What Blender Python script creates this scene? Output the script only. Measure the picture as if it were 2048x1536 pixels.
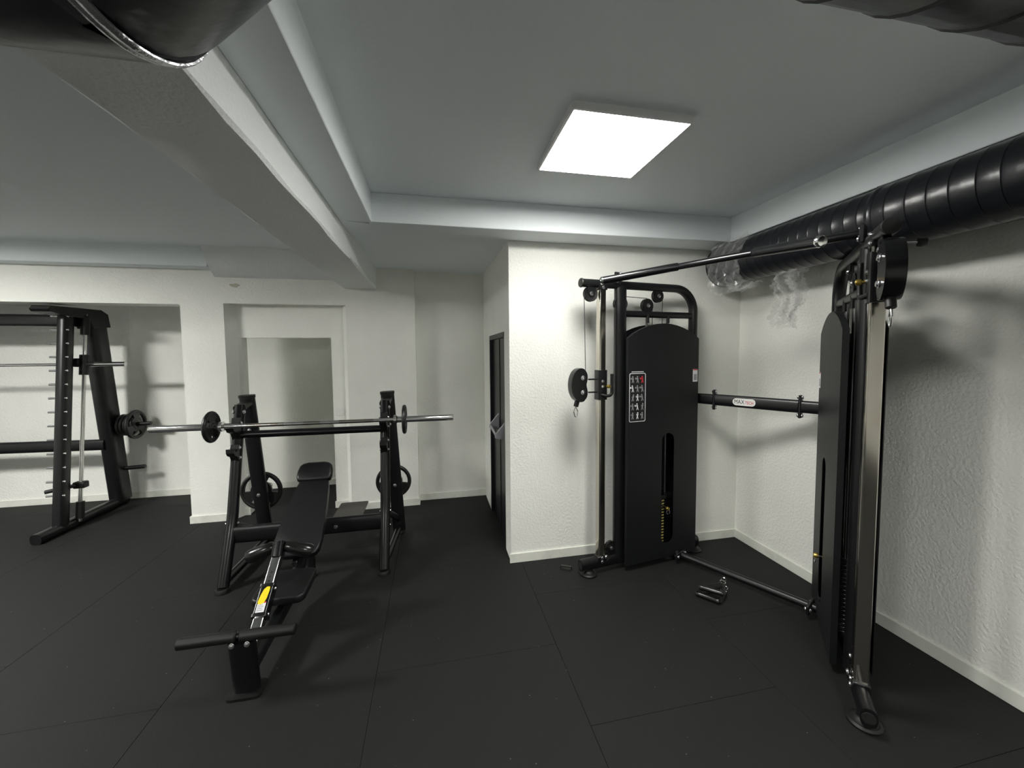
import bpy, bmesh, math, random
from mathutils import Vector, Matrix
from mathutils.geometry import tessellate_polygon

random.seed(7)
for o in list(bpy.data.objects):
    bpy.data.objects.remove(o, do_unlink=True)
scene = bpy.context.scene
COL = scene.collection
PI = math.pi

# ------------------------------------------------------------------ camera, world, exposure
F_PX, CX, CY = 787.2, 1029.64, 752.34
YAW, PITCH, ROLL = .2034, .058073, -.0082128
CAM = Vector((0, 0, 1.75))
_B = Matrix(((1, 0, 0), (0, 0, -1), (0, 1, 0)))
_M = Matrix.Rotation(ROLL, 3, 'Z') @ Matrix.Rotation(PITCH, 3, 'X') @ _B @ Matrix.Rotation(YAW, 3, 'Z')
cd = bpy.data.cameras.new('camera')
cam = bpy.data.objects.new('camera', cd)
COL.objects.link(cam)
cd.sensor_fit = 'HORIZONTAL'
cd.sensor_width = 36.0
cd.lens = F_PX / 2048 * 36
cd.shift_x = -(CX - 1024) / 2048
cd.shift_y = (CY - 768) / 2048
cd.clip_start = .02
_R = Matrix((_M[0], -_M[1], -_M[2])).transposed().to_4x4()
cam.matrix_world = Matrix.Translation(CAM) @ _R
scene.camera = cam

w = bpy.data.worlds.new('world')
scene.world = w
w.use_nodes = True
w.node_tree.nodes['Background'].inputs[0].default_value = (.8, .9, 1, 1)
w.node_tree.nodes['Background'].inputs[1].default_value = 0.0
vs = scene.view_settings
vs.view_transform = 'Standard'
vs.look = 'None'
vs.gamma = 1.0
vs.use_curve_mapping = False
vs.exposure = 1.42
PANEL_STRENGTH = 17.5
scene.cycles.diffuse_bounces = 8
scene.cycles.max_bounces = 12

# ------------------------------------------------------------------ materials
MATS = {}


def mat(name, col, rough=.5, metal=0.0, noise=None, bump=None, spec=.5, coat=0.0, emit=None, alpha=None, trans=None):
    if name in MATS:
        return MATS[name]
    m = bpy.data.materials.new(name)
    m.use_nodes = True
    nt = m.node_tree
    p = nt.nodes['Principled BSDF']
    p.inputs['Base Color'].default_value = (*col, 1)
    p.inputs['Roughness'].default_value = rough
    p.inputs['Metallic'].default_value = metal
    p.inputs['Specular IOR Level'].default_value = spec
    p.inputs['Coat Weight'].default_value = coat
    if trans:
        p.inputs['Transmission Weight'].default_value = trans
    if alpha is not None:
        p.inputs['Alpha'].default_value = alpha
    if emit:
        p.inputs['Emission Color'].default_value = (*emit[0], 1)
        p.inputs['Emission Strength'].default_value = emit[1]
    tc = nt.nodes.new('ShaderNodeTexCoord')
    if noise:                       # (scale, colour b, low, high)
        n = nt.nodes.new('ShaderNodeTexNoise')
        n.inputs['Scale'].default_value = noise[0]
        n.inputs['Detail'].default_value = 4
        nt.links.new(tc.outputs['Object'], n.inputs['Vector'])
        r = nt.nodes.new('ShaderNodeValToRGB')
        r.color_ramp.elements[0].position = noise[2]
        r.color_ramp.elements[1].position = noise[3]
        r.color_ramp.elements[0].color = (*col, 1)
        r.color_ramp.elements[1].color = (*noise[1], 1)
        nt.links.new(n.outputs['Fac'], r.inputs['Fac'])
        nt.links.new(r.outputs['Color'], p.inputs['Base Color'])
    if bump:                        # (scale, strength, distance)
        n = nt.nodes.new('ShaderNodeTexNoise')
        n.inputs['Scale'].default_value = bump[0]
        n.inputs['Detail'].default_value = 3
        nt.links.new(tc.outputs['Object'], n.inputs['Vector'])
        b = nt.nodes.new('ShaderNodeBump')
        b.inputs['Strength'].default_value = bump[1]
        b.inputs['Distance'].default_value = bump[2]
        nt.links.new(n.outputs['Fac'], b.inputs['Height'])
        nt.links.new(b.outputs['Normal'], p.inputs['Normal'])
    MATS[name] = m
    return m


WALL = mat('plaster_wall', (.86, .865, .815), .9, noise=(3, (.83, .835, .785), .35, .65), bump=(55, .55, .012), spec=.2)
CEIL = mat('ceiling_paint', (.82, .865, .885), .9, bump=(30, .25, .006), spec=.2)
BEAM = mat('rough_beam_paint', (.83, .85, .85), .9, bump=(60, .5, .01), spec=.2)
BASE = mat('plinth_marble', (.78, .79, .72), .45, noise=(6, (.62, .62, .56), .5, .8))
STEEL = mat('black_powder_coat', (.0042, .0046, .0053), .36, bump=(900, .08, .001))
SATIN = mat('satin_black_steel', (.004, .0043, .005), .25)
SHROUD = mat('matt_black_sheet', (.005, .0056, .0066), .5, bump=(1200, .15, .001))
RUBBER = mat('black_rubber', (.0038, .0038, .0038), .5)
GLOSSR = mat('glossy_black_rubber', (.008, .008, .008), .22)
VINYL = mat('black_vinyl', (.005, .005, .006), .42, bump=(500, .2, .001))
CHROME = mat('chrome', (.75, .75, .74), .12, 1.0)
BRUSHED = mat('brushed_steel', (.52, .50, .45), .14, 1.0, noise=(9, (.5, .46, .4), .4, .7))
RODM = mat('dull_steel_rod', (.22, .22, .22), .35, 1.0)
ZINC = mat('zinc_bolt', (.8, .8, .82), .2, 1.0)
BRASS = mat('brass_knob', (.72, .52, .12), .3, 1.0)
CABLE = mat('coated_cable', (.03, .03, .03), .4)
YELLOW = mat('yellow_sticker', (.93, .72, .01), .5)
YELLOWD = mat('yellow_number_paint', (.55, .47, .14), .5)
WHITE = mat('white_print', (.78, .79, .8), .5)
REDP = mat('red_print', (.55, .03, .04), .5)
GREYP = mat('grey_print', (.32, .32, .33), .5)
BLACKP = mat('black_print', (.01, .01, .01), .5)
WPLAST = mat('white_plastic', (.8, .8, .77), .35)
GREYPL = mat('grey_plastic', (.42, .43, .45), .4)
DUCT = mat('black_duct_foil', (.011, .012, .015), .3, bump=(14, .25, .01))
TAPE = mat('glossy_duct_tape', (.55, .56, .58), .25, .9, bump=(60, .6, .004))
CASTI = mat('black_coated_iron', (.012, .012, .012), .38, bump=(200, .12, .001))
STEPM = mat('grip_step_sheet', (.085, .08, .07), .6, noise=(400, (.05, .048, .04), .4, .6), bump=(500, .4, .002))
DOORM = mat('black_door_paint', (.010, .011, .014), .4)
FRAMEW = mat('white_light_frame', (.8, .8, .8), .4)
STAIN = mat('brown_plaster_stain', (.56, .53, .43), .9)
DARKIN = mat('dark_inner_tube', (.004, .004, .004), .8)
PANEL = mat('lit_panel_diffuser', (.9, .9, .9), .5, emit=((1.0, .985, .94), PANEL_STRENGTH))
PANEL2 = mat('lit_panel_diffuser_bright', (.9, .9, .9), .5, emit=((1.0, .985, .95), PANEL_STRENGTH * 4.0))
FILL_PANEL_SOFT = mat('fill_panel_diffuser_soft', (.9, .9, .9), .5, emit=((1.0, .985, .95), PANEL_STRENGTH * 1.6))
FILL_PANEL_MEDIUM = mat('fill_panel_diffuser_medium', (.9, .9, .9), .5, emit=((1.0, .985, .95), PANEL_STRENGTH * 2.2))


def make_floor_mat():
    m = bpy.data.materials.new('rubber_floor')
    m.use_nodes = True
    nt = m.node_tree
    p = nt.nodes['Principled BSDF']
    p.inputs['Roughness'].default_value = .75
    p.inputs['Specular IOR Level'].default_value = .35
    tc = nt.nodes.new('ShaderNodeTexCoord')
    geo = nt.nodes.new('ShaderNodeNewGeometry')
    n = nt.nodes.new('ShaderNodeTexNoise')
    n.inputs['Scale'].default_value = 260
    n.inputs['Detail'].default_value = 2
    nt.links.new(geo.outputs['Position'], n.inputs['Vector'])
    r = nt.nodes.new('ShaderNodeValToRGB')
    e = r.color_ramp.elements
    e[0].position, e[0].color = .35, (.0047, .005, .005, 1)
    e[1].position, e[1].color = .7, (.0115, .012, .0118, 1)
    nt.links.new(n.outputs['Fac'], r.inputs['Fac'])
    v = nt.nodes.new('ShaderNodeTexVoronoi')           # sparse pale crumbs in the rubber
    v.inputs['Scale'].default_value = 17
    nt.links.new(geo.outputs['Position'], v.inputs['Vector'])
    lt = nt.nodes.new('ShaderNodeMath')
    lt.operation = 'LESS_THAN'
    lt.inputs[1].default_value = .045
    nt.links.new(v.outputs['Distance'], lt.inputs[0])
    sep = nt.nodes.new('ShaderNodeSeparateColor')
    nt.links.new(v.outputs['Color'], sep.inputs['Color'])
    gt = nt.nodes.new('ShaderNodeMath')
    gt.operation = 'GREATER_THAN'
    gt.inputs[1].default_value = .62
    nt.links.new(sep.outputs[0], gt.inputs[0])
    mu = nt.nodes.new('ShaderNodeMath')
    mu.operation = 'MULTIPLY'
    nt.links.new(lt.outputs[0], mu.inputs[0])
    nt.links.new(gt.outputs[0], mu.inputs[1])
    mx = nt.nodes.new('ShaderNodeMix')
    mx.data_type = 'RGBA'
    nt.links.new(mu.outputs[0], mx.inputs['Factor'])
    nt.links.new(r.outputs['Color'], mx.inputs['A'])
    mx.inputs['B'].default_value = (.15, .15, .14, 1)
    nt.links.new(mx.outputs['Result'], p.inputs['Base Color'])
    b = nt.nodes.new('ShaderNodeBump')
    b.inputs['Strength'].default_value = .35
    b.inputs['Distance'].default_value = .003
    nt.links.new(n.outputs['Fac'], b.inputs['Height'])
    nt.links.new(b.outputs['Normal'], p.inputs['Normal'])
    return m


FLOORM = make_floor_mat()


def make_film_mat():
    m = bpy.data.materials.new('clear_plastic_film')
    m.use_nodes = True
    nt = m.node_tree
    p = nt.nodes['Principled BSDF']
    p.inputs['Base Color'].default_value = (.9, .9, .9, 1)
    p.inputs['Roughness'].default_value = .06
    p.inputs['Specular IOR Level'].default_value = 1.0
    p.inputs['Alpha'].default_value = .15
    return m


FILM = make_film_mat()


# ------------------------------------------------------------------ mesh builder
def V(*a):
    return Vector(a)


def frame_to(d):
    d = d.normalized()
    up = V(0, 0, 1) if abs(d.z) < .95 else V(0, 1, 0)
    x = up.cross(d).normalized()
    return x, d.cross(x).normalized()


def fillet(pts, rad, n=6):
    """Round the inner corners of a polyline."""
    pts = [Vector(p) for p in pts]
    out = [pts[0]]
    for a, b, c in zip(pts, pts[1:], pts[2:]):
        u, v = (a - b), (c - b)
        th = u.angle(v)
        L = min(rad / math.tan(th / 2), u.length * .49, v.length * .49)
        r = L * math.tan(th / 2)
        u.normalize()
        v.normalize()
        bis = (u + v).normalized()
        cen = b + bis * (r / math.sin(th / 2))
        s, e = b + u * L - cen, b + v * L - cen
        for k in range(n + 1):
            out.append(cen + s.slerp(e, k / n).normalized() * r)
    out.append(pts[-1])
    return out


class MB:
    def __init__(self):
        self.v, self.f = [], []

    def add(self, vs_, fs_):
        o = len(self.v)
        self.v += [Vector(p) for p in vs_]
        self.f += [[i + o for i in f] for f in fs_]
        return self

    def from_bm(self, bm):
        bm.verts.index_update()
        self.add([v.co.copy() for v in bm.verts], [[v.index for v in f.verts] for f in bm.faces])
        bm.free()
        return self

    def box(self, c, s, rot=None, bev=0.0, seg=1):
        bm = bmesh.new()
        bmesh.ops.create_cube(bm, size=1)
        for v in bm.verts:
            v.co = V(v.co.x * s[0], v.co.y * s[1], v.co.z * s[2])
        if bev:
            bmesh.ops.bevel(bm, geom=list(bm.edges), offset=bev, segments=seg, profile=.5, affect='EDGES')
        R = rot if rot is not None else Matrix.Identity(3)
        for v in bm.verts:
            v.co = R @ v.co + Vector(c)
        return self.from_bm(bm)

    def slab(self, x0, x1, y0, y1, z0, z1, bev=0.0):
        return self.box(((x0 + x1) / 2, (y0 + y1) / 2, (z0 + z1) / 2), (abs(x1 - x0), abs(y1 - y0), abs(z1 - z0)), bev=bev)

    def sweep(self, pts, a, b=None, up=(0, 0, 1), n=16, ex=2.0, caps=True, radii=None):
        """Sweep a (super)ellipse, half sizes a (sideways) and b (along up), along a polyline with mitred joints."""
        b = a if b is None else b
        pts = [Vector(p) for p in pts]
        prof = []
        for k in range(n):
            t = 2 * PI * (k + .5) / n
            c, s = math.cos(t), math.sin(t)
            prof.append((math.copysign(abs(c) ** (2 / ex), c), math.copysign(abs(s) ** (2 / ex), s)))
        vs_, fs_ = [], []
        up = Vector(up)
        m = len(pts)
        prev = None
        for i, p in enumerate(pts):
            d0 = (pts[i] - pts[i - 1]).normalized() if i else None
            d1 = (pts[i + 1] - pts[i]).normalized() if i < m - 1 else None
            d = d0 if d1 is None else d1 if d0 is None else (d0 + d1).normalized()
            base = d1 if d1 is not None else d0
            if prev is None:
                u2 = up if abs(up.normalized().dot(base)) < .97 else (V(0, 1, 0) if abs(base.y) < .9 else V(1, 0, 0))
                side = base.cross(u2).normalized()
            else:                                   # carry the frame along the path without twisting
                q_ = prev[0].rotation_difference(base)
                side = q_ @ prev[1]
                side = (side - base * side.dot(base)).normalized()
            prev = (base, side)
            upv = side.cross(base).normalized()
            k_r = 1 if radii is None else radii[i]
            for (x, y) in prof:
                q = side * (x * a * k_r) + upv * (y * b * k_r)
                den = base.dot(d)
                q = q - base * (q.dot(d) / den if abs(den) > .2 else 0)   # ring lies in the mitre plane
                vs_.append(p + q)
        for i in range(m - 1):
            for k in range(n):
                k2 = (k + 1) % n
                fs_.append([i * n + k, i * n + k2, (i + 1) * n + k2, (i + 1) * n + k])
        if caps:
            fs_.append(list(range(n))[::-1])
            fs_.append([(m - 1) * n + k for k in range(n)])
        return self.add(vs_, fs_)

    def cyl(self, p0, p1, r, n=16, bev=0.0):
        p0, p1 = Vector(p0), Vector(p1)
        L = (p1 - p0).length
        if bev:
            return self.lathe([(0, 0), (r - bev, 0), (r, bev), (r, L - bev), (r - bev, L), (0, L)], p0, p1 - p0, n)
        return self.lathe([(0, 0), (r, 0), (r, L), (0, L)], p0, p1 - p0, n)

    def lathe(self, prof, o, d, n=24):
        o, d = Vector(o), Vector(d).normalized()
        x, y = frame_to(d)
        vs_, fs_ = [], []
        rings = []
        for (r, h) in prof:
            if r < 1e-6:
                rings.append([len(vs_)])
                vs_.append(o + d * h)
            else:
                rings.append(list(range(len(vs_), len(vs_) + n)))
                for k in range(n):
                    t = 2 * PI * k / n
                    vs_.append(o + d * h + (x * math.cos(t) + y * math.sin(t)) * r)
        for A, B in zip(rings, rings[1:]):
            if len(A) == 1 and len(B) == 1:
                continue
            for k in range(n):
                k2 = (k + 1) % n
                if len(A) == 1:
                    fs_.append([A[0], B[k2], B[k]])
                elif len(B) == 1:
                    fs_.append([A[k], A[k2], B[0]])
                else:
                    fs_.append([A[k], A[k2], B[k2], B[k]])
        return self.add(vs_, fs_)

    def torus(self, o, d, R, r, n=24, m=10, sq=1.0):
        prof = [(R + r * math.cos(2 * PI * k / m), r * sq * math.sin(2 * PI * k / m)) for k in range(m + 1)]
        return self.lathe(prof, o, d, n)

    def prism(self, outer, holes, to3, w0, w1):
        """Extrude a 2D outline with holes between w0 and w1; to3(u, v, w) gives the 3D point."""
        loops = [outer] + list(holes)
        tri = tessellate_polygon([[V(u, v, 0) for u, v in lp] for lp in loops])
        flat = [p for lp in loops for p in lp]
        N = len(flat)
        vs_ = [to3(u, v, w0) for u, v in flat] + [to3(u, v, w1) for u, v in flat]
        fs_ = [list(t) for t in tri] + [[i + N for i in t][::-1] for t in tri]
        s = 0
        for lp in loops:
            L = len(lp)
            for k in range(L):
                a, b = s + k, s + (k + 1) % L
                fs_.append([a, b, b + N, a + N])
            s += L
        return self.add(vs_, fs_)

    def pad(self, outline, th, to3, bev, seg=3):
        """A cushion: an outline extruded and rounded on every edge."""
        bm = bmesh.new()
        a = [bm.verts.new(V(u, v, 0)) for u, v in outline]
        b = [bm.verts.new(V(u, v, th)) for u, v in outline]
        bm.faces.new(a[::-1])
        bm.faces.new(b)
        L = len(a)
        es = []
        for k in range(L):
            bm.faces.new([a[k], a[(k + 1) % L], b[(k + 1) % L], b[k]])
        bm.edges.ensure_lookup_table()
        es = [e for e in bm.edges if abs(e.verts[0].co.z - e.verts[1].co.z) < 1e-6]
        bmesh.ops.bevel(bm, geom=es, offset=bev, segments=seg, profile=.5, affect='EDGES')
        for v in bm.verts:
            v.co = to3(*v.co)
        return self.from_bm(bm)

    def build(self, name, m, parent=None, angle=38, smooth=True):
        bm = bmesh.new()
        vv = [bm.verts.new(p) for p in self.v]
        for f in self.f:
            try:
                bm.faces.new([vv[i] for i in f])
            except ValueError:
                pass
        bmesh.ops.recalc_face_normals(bm, faces=list(bm.faces))
        me = bpy.data.meshes.new(name)
        bm.to_mesh(me)
        bm.free()
        if smooth:
            for p in me.polygons:
                p.use_smooth = True
            me.set_sharp_from_angle(angle=math.radians(angle))
        me.materials.append(m)
        o = bpy.data.objects.new(name, me)
        COL.objects.link(o)
        if parent is not None:
            o.parent = parent
        return o


def rrect(x0, x1, y0, y1, r, n=4):
    out = []
    for cx, cy, a in ((x1 - r, y0 + r, -PI / 2), (x1 - r, y1 - r, 0), (x0 + r, y1 - r, PI / 2), (x0 + r, y0 + r, PI)):
        for k in range(n + 1):
            t = a + PI / 2 * k / n
            out.append((cx + r * math.cos(t), cy + r * math.sin(t)))
    return out


def tag(o, label=None, cat=None, group=None, kind=None):
    if label:
        o['label'] = label
    if cat:
        o['category'] = cat
    if group:
        o['group'] = group
    if kind:
        o['kind'] = kind
    return o


def thing(name, label, cat, loc=(0, 0, 0), rotz=0, group=None):
    o = bpy.data.objects.new(name, None)
    o.empty_display_size = .1
    COL.objects.link(o)
    o.location = loc
    o.rotation_euler = (0, 0, rotz)
    return tag(o, label, cat, group)


def struct(o, label=None):
    o['kind'] = 'structure'
    if label:
        o['label'] = label
    return o


def bolt(p, d, parent, r=.011, h=.009, m=None):
    """A domed bolt head pointing along d."""
    return MB().lathe([(r * 1.25, 0), (r * 1.25, h * .25), (r, h * .3), (r * .8, h * .8), (0, h)], p, d, 12).build('bolt', m or ZINC, parent)


def text_mesh(name, body, size, m, parent, mtx, ext=.0008, width=.07, bold=0.0):
    cu = bpy.data.curves.new(name, 'FONT')
    cu.body = body
    cu.size = size
    cu.extrude = ext
    cu.offset = bold
    cu.align_x = 'LEFT'
    cu.align_y = 'CENTER'
    t = bpy.data.objects.new(name, cu)
    COL.objects.link(t)
    dg = bpy.context.evaluated_depsgraph_get()
    me = bpy.data.meshes.new_from_object(t.evaluated_get(dg))
    bpy.data.objects.remove(t, do_unlink=True)
    x0_, x1_ = min(v.co.x for v in me.vertices), max(v.co.x for v in me.vertices)
    me.transform(mtx @ Matrix.Diagonal((width / (x1_ - x0_), 1, 1, 1)) @ Matrix.Translation(V(-x0_, 0, 0)))
    me.materials.clear()
    me.materials.append(m)
    o = bpy.data.objects.new(name, me)
    COL.objects.link(o)
    o.parent = parent
    return o


# ------------------------------------------------------------------ room shell
X_R, Y_B, X_DOOR, Y_ALC, Y_STEP, X_STEP = 2.765, 3.145, .605, 4.765, 4.625, -.195
Y_REC, Y_FAR, X_L, Y_BEHIND = 4.745, 5.63, -7.0, -4.2
Z_C, Z_S, Z_BM = 2.85, 2.65, 2.475
TH = .12


def poly(name, verts, faces, m, parent=None):
    return MB().add(verts, faces).build(name, m, parent, smooth=False)


# floor: concrete below, rubber mats as parts
floor = MB().slab(X_L, X_R + .1, Y_BEHIND, Y_FAR + .1, -.16, -.021).build('floor', FLOORM)
struct(floor)
tile_cache = {}
TS = 1.03
GAP = .0018
k = 0
xi = .69 - 8 * TS
col_i = 0
while xi < X_R:
    off = 1.645 if col_i % 2 == 0 else 2.18
    y = off - 7 * TS
    while y < Y_FAR:
        x0, x1, y0, y1 = max(xi, X_L), min(xi + TS, X_R + .05), max(y, Y_BEHIND), min(y + TS, Y_FAR + .05)
        if x1 - x0 > .05 and y1 - y0 > .05:
            key = (round(x1 - x0, 3), round(y1 - y0, 3))
            if key not in tile_cache:
                t = MB().slab(-key[0] / 2 + GAP / 2, key[0] / 2 - GAP / 2, -key[1] / 2 + GAP / 2, key[1] / 2 - GAP / 2, -.02, 0, bev=.0008).build('rubber_mat', FLOORM, floor, smooth=False)
                tile_cache[key] = t.data
            else:
                t = bpy.data.objects.new('rubber_mat', tile_cache[key])
                COL.objects.link(t)
                t.parent = floor
            t.location = ((x0 + x1) / 2, (y0 + y1) / 2, 0)
        y += TS
    xi += TS
    col_i += 1

# walls (closed slabs)
struct(MB().slab(X_DOOR, X_R + TH, Y_B, Y_B + TH, -.02, 3.0).build('wall_back', WALL))
struct(MB().slab(X_R, X_R + TH, Y_BEHIND, Y_B, -.02, 3.0).build('wall_right', WALL))
# alcove side wall with the door opening (y 3.38 to 4.30, z up to 1.94)
wa = MB()
wa.slab(X_DOOR, X_DOOR + TH, Y_B + TH, 3.38, -.02, 3.0)
wa.slab(X_DOOR, X_DOOR + TH, 4.30, Y_ALC, -.02, 3.0)
wa.slab(X_DOOR, X_DOOR + TH, 3.38, 4.30, 1.94, 3.0)
struct(wa.build('wall_alcove_side', WALL, smooth=False))
struct(MB().slab(X_STEP - .02, X_DOOR + TH, Y_ALC, Y_ALC + TH, -.02, 3.0).build('wall_alcove_end', WALL))

# far wall with doorway recess and the wide opening on the left
XRL0, XRL1, XRR0, XRR1, ZREC = -2.115, -2.045, -.93, -.985, 2.29   # recess edges, front and inner
XO0, XO1, ZO = -2.01, -1.118, 1.94                                  # opening in the recess
XP, ZH = -2.505, 2.275                                              # pillar edge and header of wide opening
fw = MB()
corner = [(XP - .018 + .018 * math.sin(k * PI / 12), ZH - .018 + .018 * math.cos(k * PI / 12)) for k in range(7)]
fw.prism([(X_STEP, -.02), (X_STEP, 3.0), (X_L, 3.0), (X_L, ZH)] + corner + [(XP, -.02), (XRL0, -.02), (XRL0, ZREC), (XRR0, ZREC), (XRR0, -.02)], [], lambda u, v, w_: V(u, w_, v), Y_STEP, Y_REC)
fw.prism([(X_STEP, -.02), (X_STEP, 3.0), (X_L, 3.0), (X_L, ZH)] + corner + [(XP, -.02), (XO0, -.02), (XO0, ZO), (XO1, ZO), (XO1, -.02)], [], lambda u, v, w_: V(u, w_, v), Y_REC, Y_REC + .115)
# splayed cheeks of the recess
fw.prism([(XRL0 - .001, Y_STEP + .004), (XRL1, Y_REC + .001), (XRL0 - .001, Y_REC + .001)], [], lambda u, v, w_: V(u, v, w_), -.02, ZREC + .001)
fw.prism([(XRR0 + .001, Y_STEP + .004), (XRR0 + .001, Y_REC + .001), (XRR1, Y_REC + .001)], [], lambda u, v, w_: V(u, v, w_), -.02, ZREC + .001)
far_wall = fw.build('wall_far', WALL, smooth=False)
struct(far_wall)
MB().pad([(-2.0 + .045 * math.cos(t) * (1 + .25 * math.sin(3 * t)), 2.475 + .018 * math.sin(t) * (1 + .3 * math.cos(5 * t))) for t in [2 * PI * i / 22 for i in range(22)]],
         .004, lambda u, v, w_: V(u, Y_STEP - w_, v), .0015, 1).build('plaster_patch', STAIN, far_wall)
struct(MB().slab(X_L, -.6, Y_FAR, Y_FAR + TH, -.02, 3.0).build('wall_back_room', WALL))
struct(MB().slab(-.72, -.6, Y_REC + .116, Y_FAR, -.02, 3.0).build('wall_back_room_side', WALL))
struct(MB().slab(X_L - TH, X_L, Y_BEHIND, Y_FAR + TH, -.02, 3.0).build('wall_left', WALL))
struct(MB().slab(X_L - TH, X_R + TH, Y_BEHIND - TH, Y_BEHIND, -.02, 3.0).build('wall_front', WALL))

# ceiling: right coffer plate, soffits, deep beam, left coffer
struct(MB().slab(X_L - TH, X_R + TH, Y_BEHIND - TH, Y_FAR + TH, Z_C, Z_C + .15).build('ceiling', CEIL))
YS, XSR, XSL, XB = 2.875, 2.42, -.395, -.60
struct(MB().slab(XSL - .02, X_R, YS, Y_B, Z_S, Z_C, bev=.004).build('trim_1', CEIL))                     # back soffit
struct(MB().slab(XSR, X_R, Y_BEHIND, YS, Z_S, Z_C, bev=.004).build('trim_2', CEIL))                      # right soffit
struct(MB().slab(XB, XSL, Y_BEHIND, YS + .01, Z_S, Z_C, bev=.004).build('trim_3', CEIL))                 # left soffit strip
alc = MB().add([V(XB, YS, Z_S), V(X_DOOR, YS + .27, Z_S), V(X_DOOR, Y_ALC, 2.705), V(XB, Y_ALC, 2.705),
                V(XB, YS, Z_C), V(X_DOOR, YS + .27, Z_C), V(X_DOOR, Y_ALC, Z_C), V(XB, Y_ALC, Z_C)],
               [[0, 1, 2, 3], [4, 5, 6, 7], [0, 1, 5, 4], [1, 2, 6, 5], [2, 3, 7, 6], [3, 0, 4, 7]])
struct(alc.build('trim_4', CEIL, smooth=False))                                                          # alcove ceiling
# deep downstand beam, its underside uneven
prof = [(XB, Z_C), (XB, Z_BM + .012), (XB - .012, Z_BM), (-.925, Z_BM - .006), (-.94, Z_BM + .004), (-.945, Z_C)]
bm_ = MB()
ys = [Y_BEHIND + i * (Y_STEP - Y_BEHIND) / 44 for i in range(45)]
rng = random.Random(3)
vs_, fs_ = [], []
for y in ys:
    for i, (x, z) in enumerate(prof):
        j = .006 if i in (1, 2, 3) else .002
        vs_.append(V(x + rng.uniform(-j, j) * (i not in (0, len(prof) - 1)), y, z + rng.uniform(-j, j) * (i not in (0, len(prof) - 1))))
P_ = len(prof)
for a in range(len(ys) - 1):
    for i in range(P_ - 1):
        fs_.append([a * P_ + i, a * P_ + i + 1, (a + 1) * P_ + i + 1, (a + 1) * P_ + i])
fs_.append(list(range(P_)))
fs_.append([(len(ys) - 1) * P_ + i for i in range(P_)][::-1])
for a in range(len(ys) - 1):
    fs_.append([a * P_ + P_ - 1, a * P_, (a + 1) * P_, (a + 1) * P_ + P_ - 1])
bm_.add(vs_, fs_)
struct(bm_.build('trim_5', BEAM, angle=25))
# left coffer: lower ceiling plate and the soffit in front of the header
struct(MB().slab(X_L, -.94, Y_BEHIND, Y_STEP, 2.815, Z_C - .002).build('trim_6', CEIL))
struct(MB().prism([(Y_STEP + .002, 2.555), (4.595, 2.558), (4.47, 2.66), (4.40, 2.78), (4.375, 2.83), (Y_STEP + .002, 2.83)], [], lambda u, v, w_: V(w_, u, v), -2.172, -.935).build('trim_9', BEAM, angle=50))
struct(MB().slab(X_L, -2.172, 4.475, Y_STEP + .002, 2.628, 2.83, bev=.004).build('trim_7', CEIL))
struct(MB().slab(X_L, -.72, Y_REC + .1, Y_FAR, 2.36, 2.48).build('trim_8', CEIL))                        # back room ceiling

# baseboards
BH, BT = .078, .013


def board(name, x0, x1, y0, y1):
    struct(MB().slab(x0, x1, y0, y1, 0, BH, bev=.002).build(name, BASE))


board('baseboard_back', X_DOOR - .012, X_R, Y_B - BT, Y_B)
board('baseboard_right', X_R - BT, X_R, Y_BEHIND, Y_B - BT)
board('baseboard_alcove', X_STEP, X_DOOR, Y_ALC - BT, Y_ALC)
board('baseboard_step', XRR0 + .0, X_STEP + BT, Y_STEP - BT, Y_STEP)
board('baseboard_step_return', X_STEP, X_STEP + BT, Y_STEP, Y_ALC - BT)
board('baseboard_recess', XO1 - .012, XRR1 + .03, Y_REC - BT, Y_REC)
board('baseboard_pillar', XP - .014, XRL0, Y_STEP - BT, Y_STEP)
board('baseboard_recess_left', XRL1 - .03, XO0 + .012, Y_REC - BT, Y_REC)
board('baseboard_back_room', X_L, -.72, Y_FAR - BT, Y_FAR)
board('baseboard_pillar_side', XP - .014, XP, Y_STEP, Y_REC + .115)

# door in the alcove side wall
dr = thing('door_1', None, None, (X_DOOR, 3.84, 0))
dr['kind'] = 'structure'
del_keys = [k for k in ('label', 'category') if k in dr]
MB().slab(.035, .075, -.455, .455, .0, 1.935, bev=.002).build('door_leaf', DOORM, dr)
fr = MB()
fr.slab(.0, TH, .425, .46, 0, 1.94).slab(.0, TH, -.46, -.425, 0, 1.94).slab(.0, TH, -.46, .46, 1.895, 1.94)
fr.build('door_frame', DOORM, dr, smooth=False)
MB().slab(.028, .036, -.02, .02, .01, 1.89).build('door_seam_strip', DOORM, dr)
pb = MB().cyl((-.045, .12, 1.015), (-.045, -.27, .985), .014).build('push_bar', GREYPL, dr)
for yy, zz in ((.10, 1.05), (-.27, 1.02)):
    MB().prism([(.036, .09), (-.05, -.01), (-.06, -.05), (-.03, -.06), (.036, -.07)], [], lambda u, v, w_, yy=yy, zz=zz: V(u, yy + w_, zz + v), -.02, .02).build('bar_bracket', GREYPL, dr)


# ------------------------------------------------------------------ lamps
def light_panel(x, y, z, label, group=None, s=.6, m=None):
    t = thing('ceiling_light', label, 'ceiling light', (x, y, z), 0, group)
    f = MB()
    f.prism(rrect(-s / 2, s / 2, -s / 2, s / 2, .004, 2), [rrect(-s / 2 + .012, s / 2 - .012, -s / 2 + .012, s / 2 - .012, .002, 1)], lambda u, v, w_: V(u, v, w_), -.035, 0)
    f.build('frame', FRAMEW, t, smooth=False)
    MB().slab(-s / 2 + .0125, s / 2 - .0125, -s / 2 + .0125, s / 2 - .0125, -.033, -.027).build('diffuser', m or PANEL, t)
    return t


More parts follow.
